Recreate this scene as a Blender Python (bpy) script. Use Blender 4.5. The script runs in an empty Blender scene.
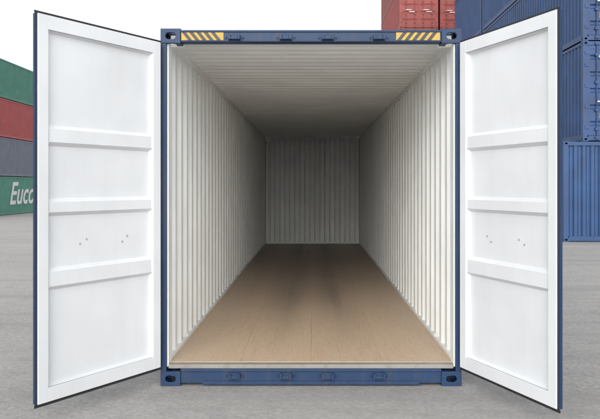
import bpy, bmesh, math, random
from mathutils import Vector, Matrix
random.seed(4)
S=bpy.context.scene
S.view_settings.view_transform='Standard'
S.view_settings.look='None'
S.view_settings.exposure=0

# ---------------------------------------------------------------- materials
def newmat(name):
    m=bpy.data.materials.new(name); m.use_nodes=True
    nt=m.node_tree; return m,nt,nt.nodes['Principled BSDF']
def N(nt,t,**kw):
    n=nt.nodes.new(t)
    for k,v in kw.items(): setattr(n,k,v)
    return n
def noise(nt,vec,scale,detail=3,rough=.6):
    n=N(nt,'ShaderNodeTexNoise'); n.inputs['Scale'].default_value=scale
    n.inputs['Detail'].default_value=detail; n.inputs['Roughness'].default_value=rough
    nt.links.new(vec,n.inputs['Vector']); return n.outputs['Fac']
def ramp(nt,fac,p0,p1,c0=(0,0,0,1),c1=(1,1,1,1)):
    r=N(nt,'ShaderNodeValToRGB'); r.color_ramp.elements[0].position=p0; r.color_ramp.elements[1].position=p1
    r.color_ramp.elements[0].color=c0; r.color_ramp.elements[1].color=c1
    nt.links.new(fac,r.inputs['Fac']); return r.outputs['Color']
def mul(nt,a,b):
    m=N(nt,'ShaderNodeMath',operation='MULTIPLY')
    for i,v in ((0,a),(1,b)):
        if isinstance(v,(int,float)): m.inputs[i].default_value=v
        else: nt.links.new(v,m.inputs[i])
    return m.outputs[0]
def mix(nt,fac,a,b,mode='MIX'):
    m=N(nt,'ShaderNodeMix',data_type='RGBA',blend_type=mode)
    if isinstance(fac,(int,float)): m.inputs[0].default_value=fac
    else: nt.links.new(fac,m.inputs[0])
    for i,v in ((6,a),(7,b)):
        if isinstance(v,tuple): m.inputs[i].default_value=(v[0],v[1],v[2],1)
        else: nt.links.new(v,m.inputs[i])
    return m.outputs[2]
def mapping(nt,scale,kind='Object'):
    g=N(nt,'ShaderNodeTexCoord'); mp=N(nt,'ShaderNodeMapping')
    mp.inputs['Scale'].default_value=scale
    nt.links.new(g.outputs[kind],mp.inputs['Vector']); return mp.outputs['Vector']
def bump(nt,bs,h,strength,dist=.01):
    b=N(nt,'ShaderNodeBump'); b.inputs['Strength'].default_value=strength; b.inputs['Distance'].default_value=dist
    nt.links.new(h,b.inputs['Height']); nt.links.new(b.outputs['Normal'],bs.inputs['Normal'])

def paint(name,c,rough=.45,dirt=.25,dirtc=(.12,.1,.08),wav=.0,var=.86):
    m,nt,bs=newmat(name)
    v1=mapping(nt,(1,1,1)); v2=mapping(nt,(9,9,.7))
    n1=noise(nt,v1,1.7,2); n2=noise(nt,v2,1.5,4,.65)
    lo=tuple(x*var for x in c); hi=tuple(min(.9,x*1.06) for x in c)
    col=mix(nt,ramp(nt,n1,.3,.7),lo,hi)
    col=mix(nt,mul(nt,ramp(nt,n2,.5,.85),dirt),col,dirtc)
    nt.links.new(col,bs.inputs['Base Color'])
    bs.inputs['Roughness'].default_value=rough
    if wav>0: bump(nt,bs,noise(nt,v1,3,1,.4),wav,.02)
    return m
def flat(name,c,rough=.6,metal=0):
    m,nt,bs=newmat(name)
    v=mapping(nt,(1,1,1)); n=noise(nt,v,14,2)
    nt.links.new(mix(nt,ramp(nt,n,.3,.7),tuple(x*.8 for x in c),c),bs.inputs['Base Color'])
    bs.inputs['Roughness'].default_value=rough; bs.inputs['Metallic'].default_value=metal
    return m

BLUE=paint('blue_steel_paint',(.010,.034,.092),.5,.45,(.085,.075,.065))
BLUE.node_tree.nodes['Principled BSDF'].inputs['Specular IOR Level'].default_value=.35
DOORW=paint('white_door_paint',(.665,.682,.705),.42,.12,(.42,.39,.35),wav=.18,var=.955)
INW=paint('white_interior_paint',(.815,.83,.82),.5,.2,(.42,.40,.36),var=.94)
ROOFW=paint('white_roof_paint',(.80,.815,.81),.5,.08,(.4,.38,.35),var=.95)
RUB=flat('black_rubber',(.018,.018,.02),.7)
DARK=flat('dark_void_steel',(.02,.022,.028),.8)
YEL=flat('hazard_yellow',(.50,.30,.03),.45)
BLK=flat('hazard_black',(.02,.02,.02),.45)
STEEL=paint('worn_steel',(.25,.24,.22),.5,.7,(.15,.10,.07))
ZINC=flat('zinc_steel',(.5,.5,.5),.4,.6)
LETW=flat('white_lettering',(.75,.75,.75),.6)

def floor_mat():
    m,nt,bs=newmat('plywood_floor')
    v=mapping(nt,(7,.55,1)); v2=mapping(nt,(1,1,1)); v3=mapping(nt,(2.6,.16,1)); v4=mapping(nt,(40,1.4,1))
    grain=noise(nt,v4,2,4,.7); blot=noise(nt,v,1.2,3,.6); big=noise(nt,v3,1.3,3,.6); sp=noise(nt,v2,22,4,.75)
    col=mix(nt,ramp(nt,grain,.3,.72),(.44,.31,.20),(.62,.46,.315))
    col=mix(nt,ramp(nt,blot,.35,.72),col,(.53,.40,.285))
    g=N(nt,'ShaderNodeTexCoord'); sx=N(nt,'ShaderNodeSeparateXYZ'); nt.links.new(g.outputs['Object'],sx.inputs[0])
    mp=N(nt,'ShaderNodeMapping'); mp.inputs['Location'].default_value=(0,-.1/2.42,0); mp.inputs['Scale'].default_value=(1/.585,1/2.42,0)
    nt.links.new(g.outputs['Object'],mp.inputs['Vector'])
    fl=N(nt,'ShaderNodeVectorMath',operation='FLOOR'); nt.links.new(mp.outputs[0],fl.inputs[0])
    wn=N(nt,'ShaderNodeTexWhiteNoise'); nt.links.new(fl.outputs[0],wn.inputs['Vector'])
    col=mix(nt,mul(nt,wn.outputs['Value'],.2),col,(.36,.28,.21))
    ab=N(nt,'ShaderNodeMath',operation='ABSOLUTE'); nt.links.new(sx.outputs['X'],ab.inputs[0])
    off=N(nt,'ShaderNodeMath',operation='SUBTRACT'); nt.links.new(ab.outputs[0],off.inputs[0]); off.inputs[1].default_value=.28
    ab2=N(nt,'ShaderNodeMath',operation='ABSOLUTE'); nt.links.new(off.outputs[0],ab2.inputs[0])
    tr=ramp(nt,ab2.outputs[0],.0,.36,(1,1,1,1),(0,0,0,1))
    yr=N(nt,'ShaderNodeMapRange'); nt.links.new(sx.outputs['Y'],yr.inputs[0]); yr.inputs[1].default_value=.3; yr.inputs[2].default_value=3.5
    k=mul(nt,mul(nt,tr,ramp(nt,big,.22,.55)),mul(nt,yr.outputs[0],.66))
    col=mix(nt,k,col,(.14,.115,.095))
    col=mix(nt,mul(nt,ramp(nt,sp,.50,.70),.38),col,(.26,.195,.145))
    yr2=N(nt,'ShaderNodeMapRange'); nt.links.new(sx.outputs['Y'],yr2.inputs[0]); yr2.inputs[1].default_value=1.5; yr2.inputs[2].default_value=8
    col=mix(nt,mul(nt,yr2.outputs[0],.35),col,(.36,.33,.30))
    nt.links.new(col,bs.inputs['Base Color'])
    bs.inputs['Roughness'].default_value=.5
    bump(nt,bs,grain,.15,.004)
    return m
FLOOR=floor_mat()

def ground_mat():
    m,nt,bs=newmat('worn_concrete')
    v=mapping(nt,(1,1,1)); vt=mapping(nt,(.10,1.8,1)); vs=mapping(nt,(.5,1,1))
    fine=noise(nt,v,24,5,.9); mid=noise(nt,v,4,5,.75); big=noise(nt,vs,.5,4,.6); tr=noise(nt,vt,.8,4,.6)
    col=mix(nt,ramp(nt,fine,.34,.66),(.18,.172,.167),(.46,.445,.43))
    col=mix(nt,mul(nt,ramp(nt,big,.38,.65),.5),col,(.385,.372,.358))
    col=mix(nt,mul(nt,ramp(nt,mid,.48,.68),.42),col,(.21,.202,.195))
    col=mix(nt,mul(nt,ramp(nt,tr,.48,.66),.42),col,(.215,.206,.199))
    nt.links.new(col,bs.inputs['Base Color']); bs.inputs['Roughness'].default_value=.85
    bump(nt,bs,fine,.7,.012)
    return m
GROUND=ground_mat()

# ---------------------------------------------------------------- mesh builder
class MB:
    def __init__(s): s.v=[];s.f=[];s.m=[];s.mats=[]
    def mi(s,mat):
        if mat not in s.mats: s.mats.append(mat)
        return s.mats.index(mat)
    def poly(s,pts,mat):
        b=len(s.v); s.v+= [tuple(p) for p in pts]; s.f.append(tuple(range(b,b+len(pts)))); s.m.append(s.mi(mat))
    def box(s,x0,x1,y0,y1,z0,z1,mat,tf=None):
        c=[(x,y,z) for x in(x0,x1) for y in(y0,y1) for z in(z0,z1)]
        if tf: c=[tf(*p) for p in c]
        b=len(s.v); s.v+=c
        for q in((0,1,3,2),(4,6,7,5),(0,4,5,1),(2,3,7,6),(0,2,6,4),(1,5,7,3)):
            s.f.append(tuple(b+i for i in q)); s.m.append(s.mi(mat))
    def strip(s,prof,A,B,mat):
        b=len(s.v)
        for p in prof: s.v.append(tuple(A(p))); s.v.append(tuple(B(p)))
        for i in range(len(prof)-1):
            k=b+2*i; s.f.append((k,k+1,k+3,k+2)); s.m.append(s.mi(mat))
    def prism(s,pts,A,B,mat):
        n=len(pts); b=len(s.v)
        s.v+=[tuple(A(p)) for p in pts]+[tuple(B(p)) for p in pts]
        k=s.mi(mat)
        s.f.append(tuple(range(b,b+n))); s.m.append(k)
        s.f.append(tuple(range(b+2*n-1,b+n-1,-1))); s.m.append(k)
        for i in range(n):
            j=(i+1)%n; s.f.append((b+i,b+n+i,b+n+j,b+j)); s.m.append(k)
    def cyl(s,p,q,r,mat,n=10):
        p=Vector(p);q=Vector(q);d=(q-p).normalized()
        a=d.orthogonal().normalized(); c=d.cross(a)
        cs=[(math.cos(2*math.pi*i/n)*r,math.sin(2*math.pi*i/n)*r) for i in range(n)]
        s.prism(cs,lambda t:p+a*t[0]+c*t[1],lambda t:q+a*t[0]+c*t[1],mat)
    def addmesh(s,me,off,mat):
        b=len(s.v); s.v+=[(v.co.x+off[0],v.co.y+off[1],v.co.z+off[2]) for v in me.vertices]
        k=s.mi(mat)
        for p in me.polygons: s.f.append(tuple(b+i for i in p.vertices)); s.m.append(k)
    def obj(s,name,parent=None,bev=0,recalc=True):
        me=bpy.data.meshes.new(name); me.from_pydata(s.v,[],s.f)
        for m in s.mats: me.materials.append(m)
        for i,p in enumerate(me.polygons): p.material_index=s.m[i]
        if recalc:
            bm=bmesh.new(); bm.from_mesh(me); bmesh.ops.recalc_face_normals(bm,faces=bm.faces); bm.to_mesh(me); bm.free()
        o=bpy.data.objects.new(name,me); S.collection.objects.link(o)
        if parent: o.parent=parent
        if bev>0:
            b=o.modifiers.new('bevel','BEVEL'); b.width=bev; b.segments=2; b.limit_method='ANGLE'
        return o

def corr(a,b,pitch,dep,f0=.28,f1=.25):
    n=max(1,round((b-a)/pitch)); p=(b-a)/n; sl=(1-f0-f1)/2*p; out=[(a,0)]
    for i in range(n):
        s=a+i*p
        out+=[(s+f0*p/2,0),(s+f0*p/2+sl,dep),(s+f0*p/2+sl+f1*p,dep),(s+p-f0*p/2,0)]
    out.append((b,0)); return out

def casting_mesh():
    m=MB(); m.box(-.081,.081,0,.178,0,.118,BLUE); base=m.obj('tmp_cast')
    cut=[]
    def stadium(L,R,A,B):
        pts=[]
        for i in range(9): t=-math.pi/2+math.pi*i/8; pts.append((L/2-R+R*math.cos(t),R*math.sin(t)))
        for i in range(9): t=math.pi/2+math.pi*i/8; pts.append((-(L/2-R)+R*math.cos(t),R*math.sin(t)))
        c=MB(); c.prism(pts,A,B,DARK); cut.append(c.obj('tmp_cut'))
    c=MB(); c.box(-.058,.058,.025,.153,.024,.094,DARK); cut.append(c.obj('tmp_cut'))
    stadium(.085,.027,lambda p:(p[0],-.1,.059+p[1]),lambda p:(p[0],.3,.059+p[1]))
    stadium(.085,.027,lambda p:(-.2,.089+p[0],.059+p[1]),lambda p:(.2,.089+p[0],.059+p[1]))
    stadium(.11,.032,lambda p:(p[1],.089+p[0],-.1),lambda p:(p[1],.089+p[0],.3))
    for c in cut:
        b=base.modifiers.new('b','BOOLEAN'); b.operation='DIFFERENCE'; b.solver='EXACT'; b.object=c
    dg=bpy.context.evaluated_depsgraph_get(); dg.update()
    me=bpy.data.meshes.new_from_object(base.evaluated_get(dg))
    for o in cut+[base]: bpy.data.objects.remove(o,do_unlink=True)
    return me
CAST=casting_mesh()

# ---------------------------------------------------------------- ground
def sm(t): t=max(0,min(1,t)); return t*t*(3-2*t)
def gz(x,y): return -.36*sm((y-14)/24)*sm((-x-3)/12)
xs=[-1500,-400,-120,-60]+[-40+2*i for i in range(36)]+[60,150,400,1500]
ys=[-1200,-200,-40,-12]+[-8+2*i for i in range(40)]+[90,150,400,1500]
g=MB(); nx=len(xs)
for y in ys:
    for x in xs: g.v.append((x,y,gz(x,y)))
for j in range(len(ys)-1):
    for i in range(nx-1):
        a=j*nx+i; g.f.append((a,a+1,a+nx+1,a+nx)); g.m.append(g.mi(GROUND))
g.obj('ground')

# ---------------------------------------------------------------- main open container
root=bpy.data.objects.new('shipping_container',None); S.collection.objects.link(root)
L=12.192; H=2.896; HW=1.219
fr=MB()
for sx in(-1,1):
    for y in(0,L-.178):
        for z in(0,H-.118): fr.addmesh(CAST,(sx*(HW-.081),y,z),BLUE)
    a,b=sorted((sx*1.172,sx*HW))
    fr.box(a,b,.004,.17,.118,H-.118,BLUE)
    a,b=sorted((sx*1.13,sx*(HW-.002)))
    fr.box(a,b,L-.16,L-.004,.118,H-.118,BLUE)
    a,b=sorted((sx*1.174,sx*(HW-.001)))
    fr.box(a,b,.178,L-.178,.045,.2,BLUE)
    fr.box(a,b,.178,L-.178,2.80,2.88,BLUE)
fr.box(-1.057,1.057,.012,.12,2.79,2.886,BLUE)
fr.box(-1.057,1.057,.002,.012,2.868,2.884,BLUE)
fr.box(-1.057,1.057,.004,.012,2.790,2.800,BLUE)
fr.box(-1.057,1.057,.014,.13,.022,.138,BLUE)
fr.box(-1.057,1.057,.0,.014,.118,.136,BLUE)
fr.box(-.88,.88,-.004,.014,.012,.040,BLUE)
fr.box(-1.13,1.13,L-.15,L-.03,2.79,2.88,BLUE)
fr.box(-1.13,1.13,L-.15,L-.03,.03,.2,BLUE)
fr.obj('frame',root,.003)
kp=MB()
for x in(-.62,-.205,.135,.55):
    for z,d in((2.822,1),(.085,-1)):
        kp.box(x-.048,x+.048,-.012,.013,z-.022,z+.022,BLUE)
        kp.box(x-.048,x-.028,-.04,-.012,z-.02,z+.02,BLUE)
        kp.box(x+.028,x+.048,-.04,-.012,z-.02,z+.02,BLUE)
        kp.box(x-.028,x+.028,-.036,-.026,z-.018,z+.004,BLUE)
        kp.cyl((x-.07,.013,z),(x-.07,.004,z),.009,BLUE,8)
        kp.cyl((x+.07,.013,z),(x+.07,.004,z),.009,BLUE,8)
kp.obj('cam_keepers',root,.003)
hz=MB()
for x0,x1,dr in((-1.052,-.71,-1),(.69,1.045,1)):
    z0,z1=2.803,2.866; yy=.009
    hz.box(x0,x1,yy,.0125,z0,z1,YEL)
    n=5; w=(x1-x0-.05)/n
    for i in range(n):
        aa=x0+i*w+(.05 if dr<0 else 0)+.006; sk=.05*dr
        pts=[(aa,z0),(aa+w*.55,z0),(aa+w*.55+sk,z1),(aa+sk,z1)]
        hz.poly([(p[0],yy-.002,p[1]) for p in pts],BLK)
hz.obj('hazard_stripes',root)
ln=MB()
for sx in(-1,1):
    a,b=sorted((sx*1.160,sx*1.172)); ln.box(a,b,.035,.172,.15,2.79,INW)
    a,b=sorted((sx*1.166,sx*1.174)); ln.box(a,b,.178,L-.16,.172,.205,INW)
    ln.box(a,b,.178,L-.16,2.79,2.862,INW)
    a,b=sorted((sx*1.174,sx*1.216)); ln.box(a,b,.178,L-.178,.2005,.206,INW); ln.box(a,b,.178,L-.178,2.792,2.7995,INW)
    a,b=sorted((sx*1.05,sx*1.165)); ln.box(a,b,L-.19,L-.179,2.7,2.84,INW)
    a,b=sorted((sx*1.05,sx*1.165)); ln.box(a,b,.1275,.186,2.772,2.84,INW)
ln.box(-1.16,1.16,.12,.127,2.785,2.862,INW)
ln.box(-1.13,1.13,L-.16,L-.15,2.79,2.862,INW)
ln.box(-1.13,1.13,L-.16,L-.15,.172,.215,INW)
for sx in(-1,1):
    a,b=sorted((sx*1.10,sx*1.165)); ln.box(a,b,L-.174,L-.162,.176,2.695,INW)
ln.obj('inner_liner',root,.002)
for nm,sx in(('left_wall',-1),('right_wall',1)):
    w=MB(); pr=corr(.172,L-.16,.278,.038,.32,.32)
    w.strip(pr,lambda p:(sx*(1.176+p[1]),p[0],.2),lambda p:(sx*(1.176+p[1]),p[0],2.802),INW)
    w.strip(pr,lambda p:(sx*(1.1795+p[1]),p[0],.2),lambda p:(sx*(1.1795+p[1]),p[0],2.802),BLUE)
    w.obj(nm,root,recalc=False)
w=MB(); pr=corr(-1.13,1.13,.25,.05,.38,.34)
w.strip(pr,lambda p:(p[0],L-.145+p[1],.2),lambda p:(p[0],L-.145+p[1],2.8),INW)
w.strip(pr,lambda p:(p[0],L-.1415+p[1],.2),lambda p:(p[0],L-.1415+p[1],2.8),BLUE)
w.obj('end_wall',root,recalc=False)
w=MB(); pr=corr(.125,L-.16,.209,-.028,.32,.32)
w.strip(pr,lambda p:(-1.176,p[0],2.868+p[1]),lambda p:(1.176,p[0],2.868+p[1]),ROOFW)
w.strip(pr,lambda p:(-1.2,p[0],2.8715+p[1]),lambda p:(1.2,p[0],2.8715+p[1]),BLUE)
w.obj('roof',root,recalc=False)
f=MB(); y=.10
SEAM=flat('floor_joint',(.22,.165,.12),.8)
xsb=[-1.17,-.585,-.0,.585,1.17]
while y<L-.17:
    y1=min(y+2.42,L-.17)
    for i in range(4):
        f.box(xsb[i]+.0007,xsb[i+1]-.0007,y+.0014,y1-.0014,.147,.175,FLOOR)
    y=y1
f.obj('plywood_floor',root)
f=MB(); f.box(-1.17,1.17,.13,L-.15,.138,.145,SEAM)
y=.5
while y<L-.2: f.box(-1.17,1.17,y,y+.045,.03,.137,BLUE); y+=.3
f.obj('cross_members',root)
f=MB(); f.box(-1.158,1.158,.02,.099,.139,.171,STEEL); f.obj('threshold_plate',root,.003)
f=MB(); y=.2
while y<L-.3:
    for i in range(13):
        x=-1.10+i*2.2/12
        f.cyl((x,y,.1745),(x,y,.1757),.006,STEEL,6)
    y+=.6
f.obj('floor_screws',root)
f=MB()
for sx in(-1,1):
    y=.9
    while y<L-.5:
        for z in(.215,2.775):
            c=Vector((sx*1.158,y,z)); prev=None
            for i in range(9):
                t=math.pi*i/8; q=c+Vector((0,.03*math.cos(t),(.03 if z<1 else -.03)*math.sin(t)))
                if prev: f.cyl(prev,q,.005,INW,6)
                prev=q
        y+=1.2
f.obj('lashing_rings',root)

# ---------------------------------------------------------------- doors
def door(name,s,ang,px):
    a=math.radians(ang); d=(-s*math.cos(a),-math.sin(a)); n=(-s*math.sin(a),math.cos(a))
    P=(s*px,-.028)
    tf=lambda u,t,z:(P[0]+d[0]*u+n[0]*t,P[1]+d[1]*u+n[1]*t,z)
    W=1.16; z0,z1=.165,2.775; fw=.085; ft=.10
    m=MB()
    for (u0,u1,a0,a1) in((0,fw,z0,z1),(W-fw,W,z0,z1),(fw,W-fw,z1-ft,z1),(fw,W-fw,z0,z0+ft)):
        m.box(u0,u1,0,.040,a0,a1,BLUE,tf)
    m.obj(name+'_outer_frame',root,.003)
    m=MB(); e=.004
    for (u0,u1,a0,a1) in((e,fw,z0+e,z1-e),(W-fw,W-e,z0+e,z1-e),(fw,W-fw,z1-ft,z1-e),(fw,W-fw,z0+e,z0+ft)):
        m.box(u0,u1,.0402,.050,a0,a1,DOORW,tf)
    m.obj(name+'_inner_frame',root,.002)
    ribs=((1.965,.055),(1.478,.045),(.99,.060)); B0=.010; B1=.040; sl=.026
    prof=[(z1-ft-.001,.038),(z1-ft-.016,B0)]
    for c,h in ribs: prof+=[(c+h+sl-.01,B0),(c+h-.01,B1),(c-h+.01,B1),(c-h-sl+.01,B0)]
    prof+=[(z0+ft+.016,B0),(z0+ft+.001,.038)]
    m=MB()
    U0,U1=fw+.014,W-fw-.014
    m.strip(prof,lambda p:tf(U0,p[1],p[0]),lambda p:tf(U1,p[1],p[0]),DOORW)
    m.strip(prof,lambda p:tf(fw-.001,.046,p[0]),lambda p:tf(U0,p[1],p[0]),DOORW)
    m.strip(prof,lambda p:tf(U1,p[1],p[0]),lambda p:tf(W-fw+.001,.046,p[0]),DOORW)
    m.strip(prof,lambda p:tf(U0-.012,p[1]-.004,p[0]),lambda p:tf(U1+.012,p[1]-.004,p[0]),BLUE)
    m.obj(name+'_panel',root,recalc=False)
    m=MB(); g=.014
    m.box(-g,W+g,.030,.036,z1,z1+g,RUB,tf); m.box(-g,W+g,.030,.036,z0-g-.006,z0,RUB,tf)
    m.box(-g,0,.030,.036,z0,z1,RUB,tf); m.box(W,W+g*.6,.030,.036,z0,z1,RUB,tf)
    m.obj(name+'_gasket',root)
    m=MB()
    for u,z in((.33,1.24),(.38,1.20),(.72,1.24),(.78,1.21)): m.cyl(tf(u,.008,z),tf(u,.016,z),.007,ZINC,8)
    m.obj(name+'_bolts',root)
    m=MB()
    for z in(.36,.95,1.50,2.05,2.58):
        m.box(-.012,.11,-.012,-.001,z-.05,z+.05,BLUE,tf)
        m.cyl(tf(-.016,-.004,z-.065),tf(-.016,-.004,z+.065),.014,BLUE,10)
        x0,x1=sorted((s*1.2195,s*(px+.01))); m.box(x0,x1,-.03,.06,z-.04,z+.04,BLUE)
    for u in(.34,.86):
        m.cyl(tf(u,-.045,z0-.01),tf(u,-.045,z1-.03),.017,ZINC,12)
        for z in(z0+.12,.85,1.5,2.1,z1-.16): m.box(u-.06,u+.06,-.065,-.002,z-.03,z+.03,BLUE,tf)
        for z in(z0+.01,z1-.05): m.box(u-.03,u+.03,-.075,-.02,z-.02,z+.02,ZINC,tf)
        if u<.5: m.box(u-.015,u+.42,-.085,-.07,1.15,1.185,ZINC,tf)
        else: m.box(u-.4,u,-.085,-.07,1.02,1.055,ZINC,tf)
    m.obj(name+'_hardware',root,.002)
door('left_door',-1,121.5,1.245)
door('right_door',1,110.5,1.240)

# ---------------------------------------------------------------- stacked containers
def stackbox(x0,y0,z0,Lc,Hc,mat,door=True,texts=None,side=None):
    m=MB(); W=2.438; x1=x0+W; y1=y0+Lc; z1=z0+Hc
    z0+=.004; z1-=.004
    for cx in(x0+.081,x1-.081):
        for cy in(y0,y1-.178):
            for cz in(z0,z1-.118): m.addmesh(CAST,(cx,cy,cz),mat)
    for xa,xb in((x0+.003,x0+.13),(x1-.13,x1-.003)):
        m.box(xa,xb,y0+.01,y0+.16,z0+.118,z1-.118,mat); m.box(xa,xb,y1-.16,y1-.01,z0+.118,z1-.118,mat)
    for xa,xb in((x0+.004,x0+.06),(x1-.06,x1-.004)):
        m.box(xa,xb,y0+.178,y1-.178,z0+.03,z0+.19,mat); m.box(xa,xb,y0+.178,y1-.178,z1-.10,z1-.016,mat)
    for ya,yb in((y0+.012,y0+.12),(y1-.12,y1-.012)):
        m.box(x0+.162,x1-.162,ya,yb,z0+.02,z0+.16,mat); m.box(x0+.162,x1-.162,ya,yb,z1-.12,z1-.01,mat)
    pr=corr(y0+.15,y1-.15,.278,.038,.3,.3)
    for sx,xx in((1,x0+.012),(-1,x1-.012)):
        m.strip(pr,lambda p:(xx+sx*p[1],p[0],z0+.18),lambda p:(xx+sx*p[1],p[0],z1-.09),mat)
    m.poly([(x0+.05,y0+.1,z1-.03),(x1-.05,y0+.1,z1-.03),(x1-.05,y1-.1,z1-.03),(x0+.05,y1-.1,z1-.03)],mat)
    m.poly([(x0+.05,y0+.1,z0+.1),(x1-.05,y0+.1,z0+.1),(x1-.05,y1-.1,z0+.1),(x0+.05,y1-.1,z0+.1)],DARK)
    pe=corr(x0+.12,x1-.12,.25,.045,.35,.3)
    m.strip(pe,lambda p:(p[0],y1-.05-p[1],z0+.15),lambda p:(p[0],y1-.05-p[1],z1-.11),mat)
    if not door:
        m.strip(pe,lambda p:(p[0],y0+.035+p[1],z0+.15),lambda p:(p[0],y0+.035+p[1],z1-.11),mat)
    else:
        xc=(x0+x1)/2
        for a,b in((x0+.135,xc-.006),(xc+.006,x1-.135)):
            for u0,u1 in((a,a+.07),(b-.07,b)): m.box(u0,u1,y0+.02,y0+.07,z0+.17,z1-.13,mat)
            for q0,q1 in((z0+.17,z0+.27),(z1-.23,z1-.13)): m.box(a+.07,b-.07,y0+.02,y0+.07,q0,q1,mat)
            prz=[(q[0],q[1]) for q in corr(z0+.27,z1-.23,.46,.035,.7,.15)]
            m.strip(prz,lambda p:(a+.07,y0+.03+p[1],p[0]),lambda p:(b-.07,y0+.03+p[1],p[0]),mat)
            for u in(a+.26,b-.26):
                m.cyl((u,y0-.02,z0+.08),(u,y0-.02,z1-.06),.019,mat,8)
                for q in(z0+.1,z0+.35,z0+.9,z0+1.7,z1-.4,z1-.08): m.box(u-.055,u+.055,y0-.045,y0+.018,q-.035,q+.035,mat)
            m.box(a+.26,a+.62,y0-.06,y0-.045,z0+1.12,z0+1.155,ZINC)
            m.box(b-.62,b-.26,y0-.06,y0-.045,z0+1.00,z0+1.035,ZINC)
        for q in(.4,1.0,1.6,2.2,Hc-.35):
            for u in(x0+.06,x1-.16): m.box(u,u+.1,y0-.01,y0+.009,z0+q-.05,z0+q+.05,mat)
        m.box(xc-.005,xc+.005,y0+.03,y0+.06,z0+.17,z1-.13,RUB)
    o=m.obj('stacked_shipping_container',None,0)
    def text(body,loc,size,rot,mat=LETW,shear=0,bold=0):
        c=bpy.data.curves.new('lettering','FONT'); c.body=body; c.size=size; c.shear=shear; c.offset=bold; c.extrude=.001
        t=bpy.data.objects.new('lettering',c); S.collection.objects.link(t); t.location=loc; t.rotation_euler=rot
        c.materials.append(mat); t.parent=o
    if texts:
        xc=(x0+x1)/2
        r=(math.pi/2,0,0)
        text('TGU 482 913 6\n      45G1',(xc+.16,y0+.018,z1-.48),.13,r)
        text('MAX GROSS  30.480 KG\n           67.200 LB\nTARE       3.900 KG\n           8.600 LB\nNET       26.580 KG\nCU.CAP    76.3 CU.M',(xc+.26,y0+.018,z1-.95),.075,r)
        text('4829',(x0+.44,y0+.018,z1-.48),.12,r)
        text('CAUTION\n9\'6" HIGH',(x0+.46,y0+.018,z0+.75),.08,r,YEL)
    if side=='script':
        text('Eucon',(x1+.003,y0+7.3,z0+.72),2.15,(math.pi/2,0,math.pi/2),LETW,.35,.035)
    return o
BL2=paint('blue_container_paint',(.014,.052,.155),.5,.3,(.04,.05,.075),var=.7)
BL3=paint('bright_blue_container_paint',(.015,.058,.165),.5,.25,(.04,.05,.075),var=.75)
GRN=paint('green_container_paint',(.06,.21,.16),.55,.3,(.1,.13,.1))
GRN2=paint('pale_green_container_paint',(.08,.25,.19),.55,.3,(.14,.18,.15))
RED=paint('red_container_paint',(.36,.07,.07),.55,.3,(.16,.09,.08))
RED2=paint('weathered_red_container_paint',(.26,.045,.038),.55,.4,(.14,.08,.07),var=.75)
GRY=paint('slate_container_paint',(.15,.17,.22),.55,.4,(.2,.12,.09))
BRN=paint('oxide_container_paint',(.20,.05,.04),.55,.4,(.12,.08,.07))
h=2.9
Y=14.75
stackbox(7.22,Y-.05,0,L,h,BL3,door=False)
for i in range(1,5): stackbox(7.80,Y,h*i,L,h,BL2,door=True,texts=True)
for i in range(0,5): stackbox(10.42,Y+.1,h*i,L,h,BL3 if i%2 else BL2,door=i%2==1,texts=True)
for i in range(0,5): stackbox(7.80,Y+L+.3,h*i,6.06,h,BL2,door=True)
for i in range(0,5): stackbox(10.42,Y+L+.4,h*i,6.06,h,BL3,door=True)
cols=[BRN,RED2,RED2,BRN,RED2,BRN]
for i in range(6):
    stackbox(5.50,39.3,h*i,L,h,cols[i],door=True)
    stackbox(8.10,39.5,h*i,L,h,cols[5-i],door=i%2==0)
hl=2.591
lc=[GRN2,GRY,RED,GRN]  # left-stack greens, red and slate lightened to stand in for distance haze
for i in range(4):
    stackbox(-22.95,35.0,-.36+hl*i,L,hl,lc[i],door=True,side='script' if i==0 else None)
    stackbox(-22.95,35.0+L+.5,-.36+hl*i,L,hl,lc[(i+2)%4],door=True)
    stackbox(-25.6,35.1,-.36+hl*i,L,hl,lc[(i+1)%4],door=True)

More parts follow.
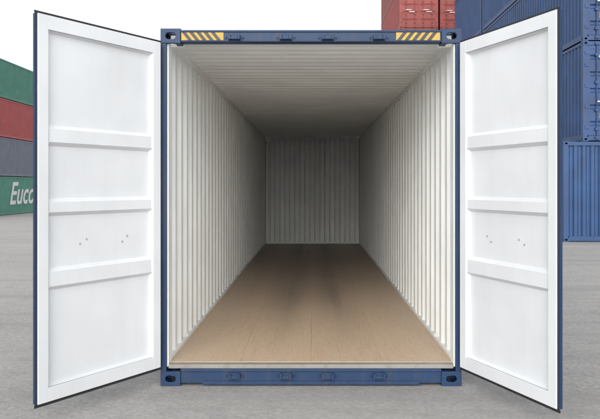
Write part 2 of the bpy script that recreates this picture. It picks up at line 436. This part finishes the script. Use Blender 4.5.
# ---------------------------------------------------------------- world, sun
w=bpy.data.worlds.new('World'); S.world=w; w.use_nodes=True; nt=w.node_tree
bg=nt.nodes['Background']; sky=nt.nodes.new('ShaderNodeTexSky'); sky.sky_type='NISHITA'; sky.sun_disc=False
EL=22
sky.sun_elevation=math.radians(EL); sky.sun_rotation=math.radians(188); sky.dust_density=4
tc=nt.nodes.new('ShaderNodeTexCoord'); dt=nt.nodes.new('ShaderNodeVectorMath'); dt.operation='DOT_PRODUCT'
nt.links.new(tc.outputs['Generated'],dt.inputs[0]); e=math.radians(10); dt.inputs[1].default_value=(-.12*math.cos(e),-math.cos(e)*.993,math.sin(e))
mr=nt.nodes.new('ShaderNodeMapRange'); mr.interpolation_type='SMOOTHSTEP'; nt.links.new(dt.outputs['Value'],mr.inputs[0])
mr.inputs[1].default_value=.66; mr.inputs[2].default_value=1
sky_lobe=nt.nodes.new('ShaderNodeMix'); sky_lobe.data_type='RGBA'; nt.links.new(mr.outputs[0],sky_lobe.inputs[0])
sky_lobe.inputs[6].default_value=(11.6,11.9,12.2,1); sky_lobe.inputs[7].default_value=(66,66,65,1)  # bright sky lobe low behind the camera, added to light the deep interior
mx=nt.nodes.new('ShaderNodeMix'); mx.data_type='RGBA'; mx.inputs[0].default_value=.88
nt.links.new(sky.outputs[0],mx.inputs[6]); nt.links.new(sky_lobe.outputs[2],mx.inputs[7])
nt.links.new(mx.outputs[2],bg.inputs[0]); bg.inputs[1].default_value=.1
sd=bpy.data.lights.new('sun','SUN'); sd.energy=.6; sd.angle=math.radians(30); sd.color=(1,.98,.95)
so=bpy.data.objects.new('sun',sd); S.collection.objects.link(so); so.rotation_euler=(math.radians(90-EL),0,math.radians(-8))

# ---------------------------------------------------------------- camera
cd=bpy.data.cameras.new('camera'); cam=bpy.data.objects.new('camera',cd); S.collection.objects.link(cam)
cam.location=(.016,-5.76,1.625); cam.rotation_euler=(math.pi/2,0,0)
cd.sensor_width=36; cd.lens=42.7; cd.shift_x=-.0217; cd.shift_y=-.040; cd.clip_end=4000
S.camera=cam
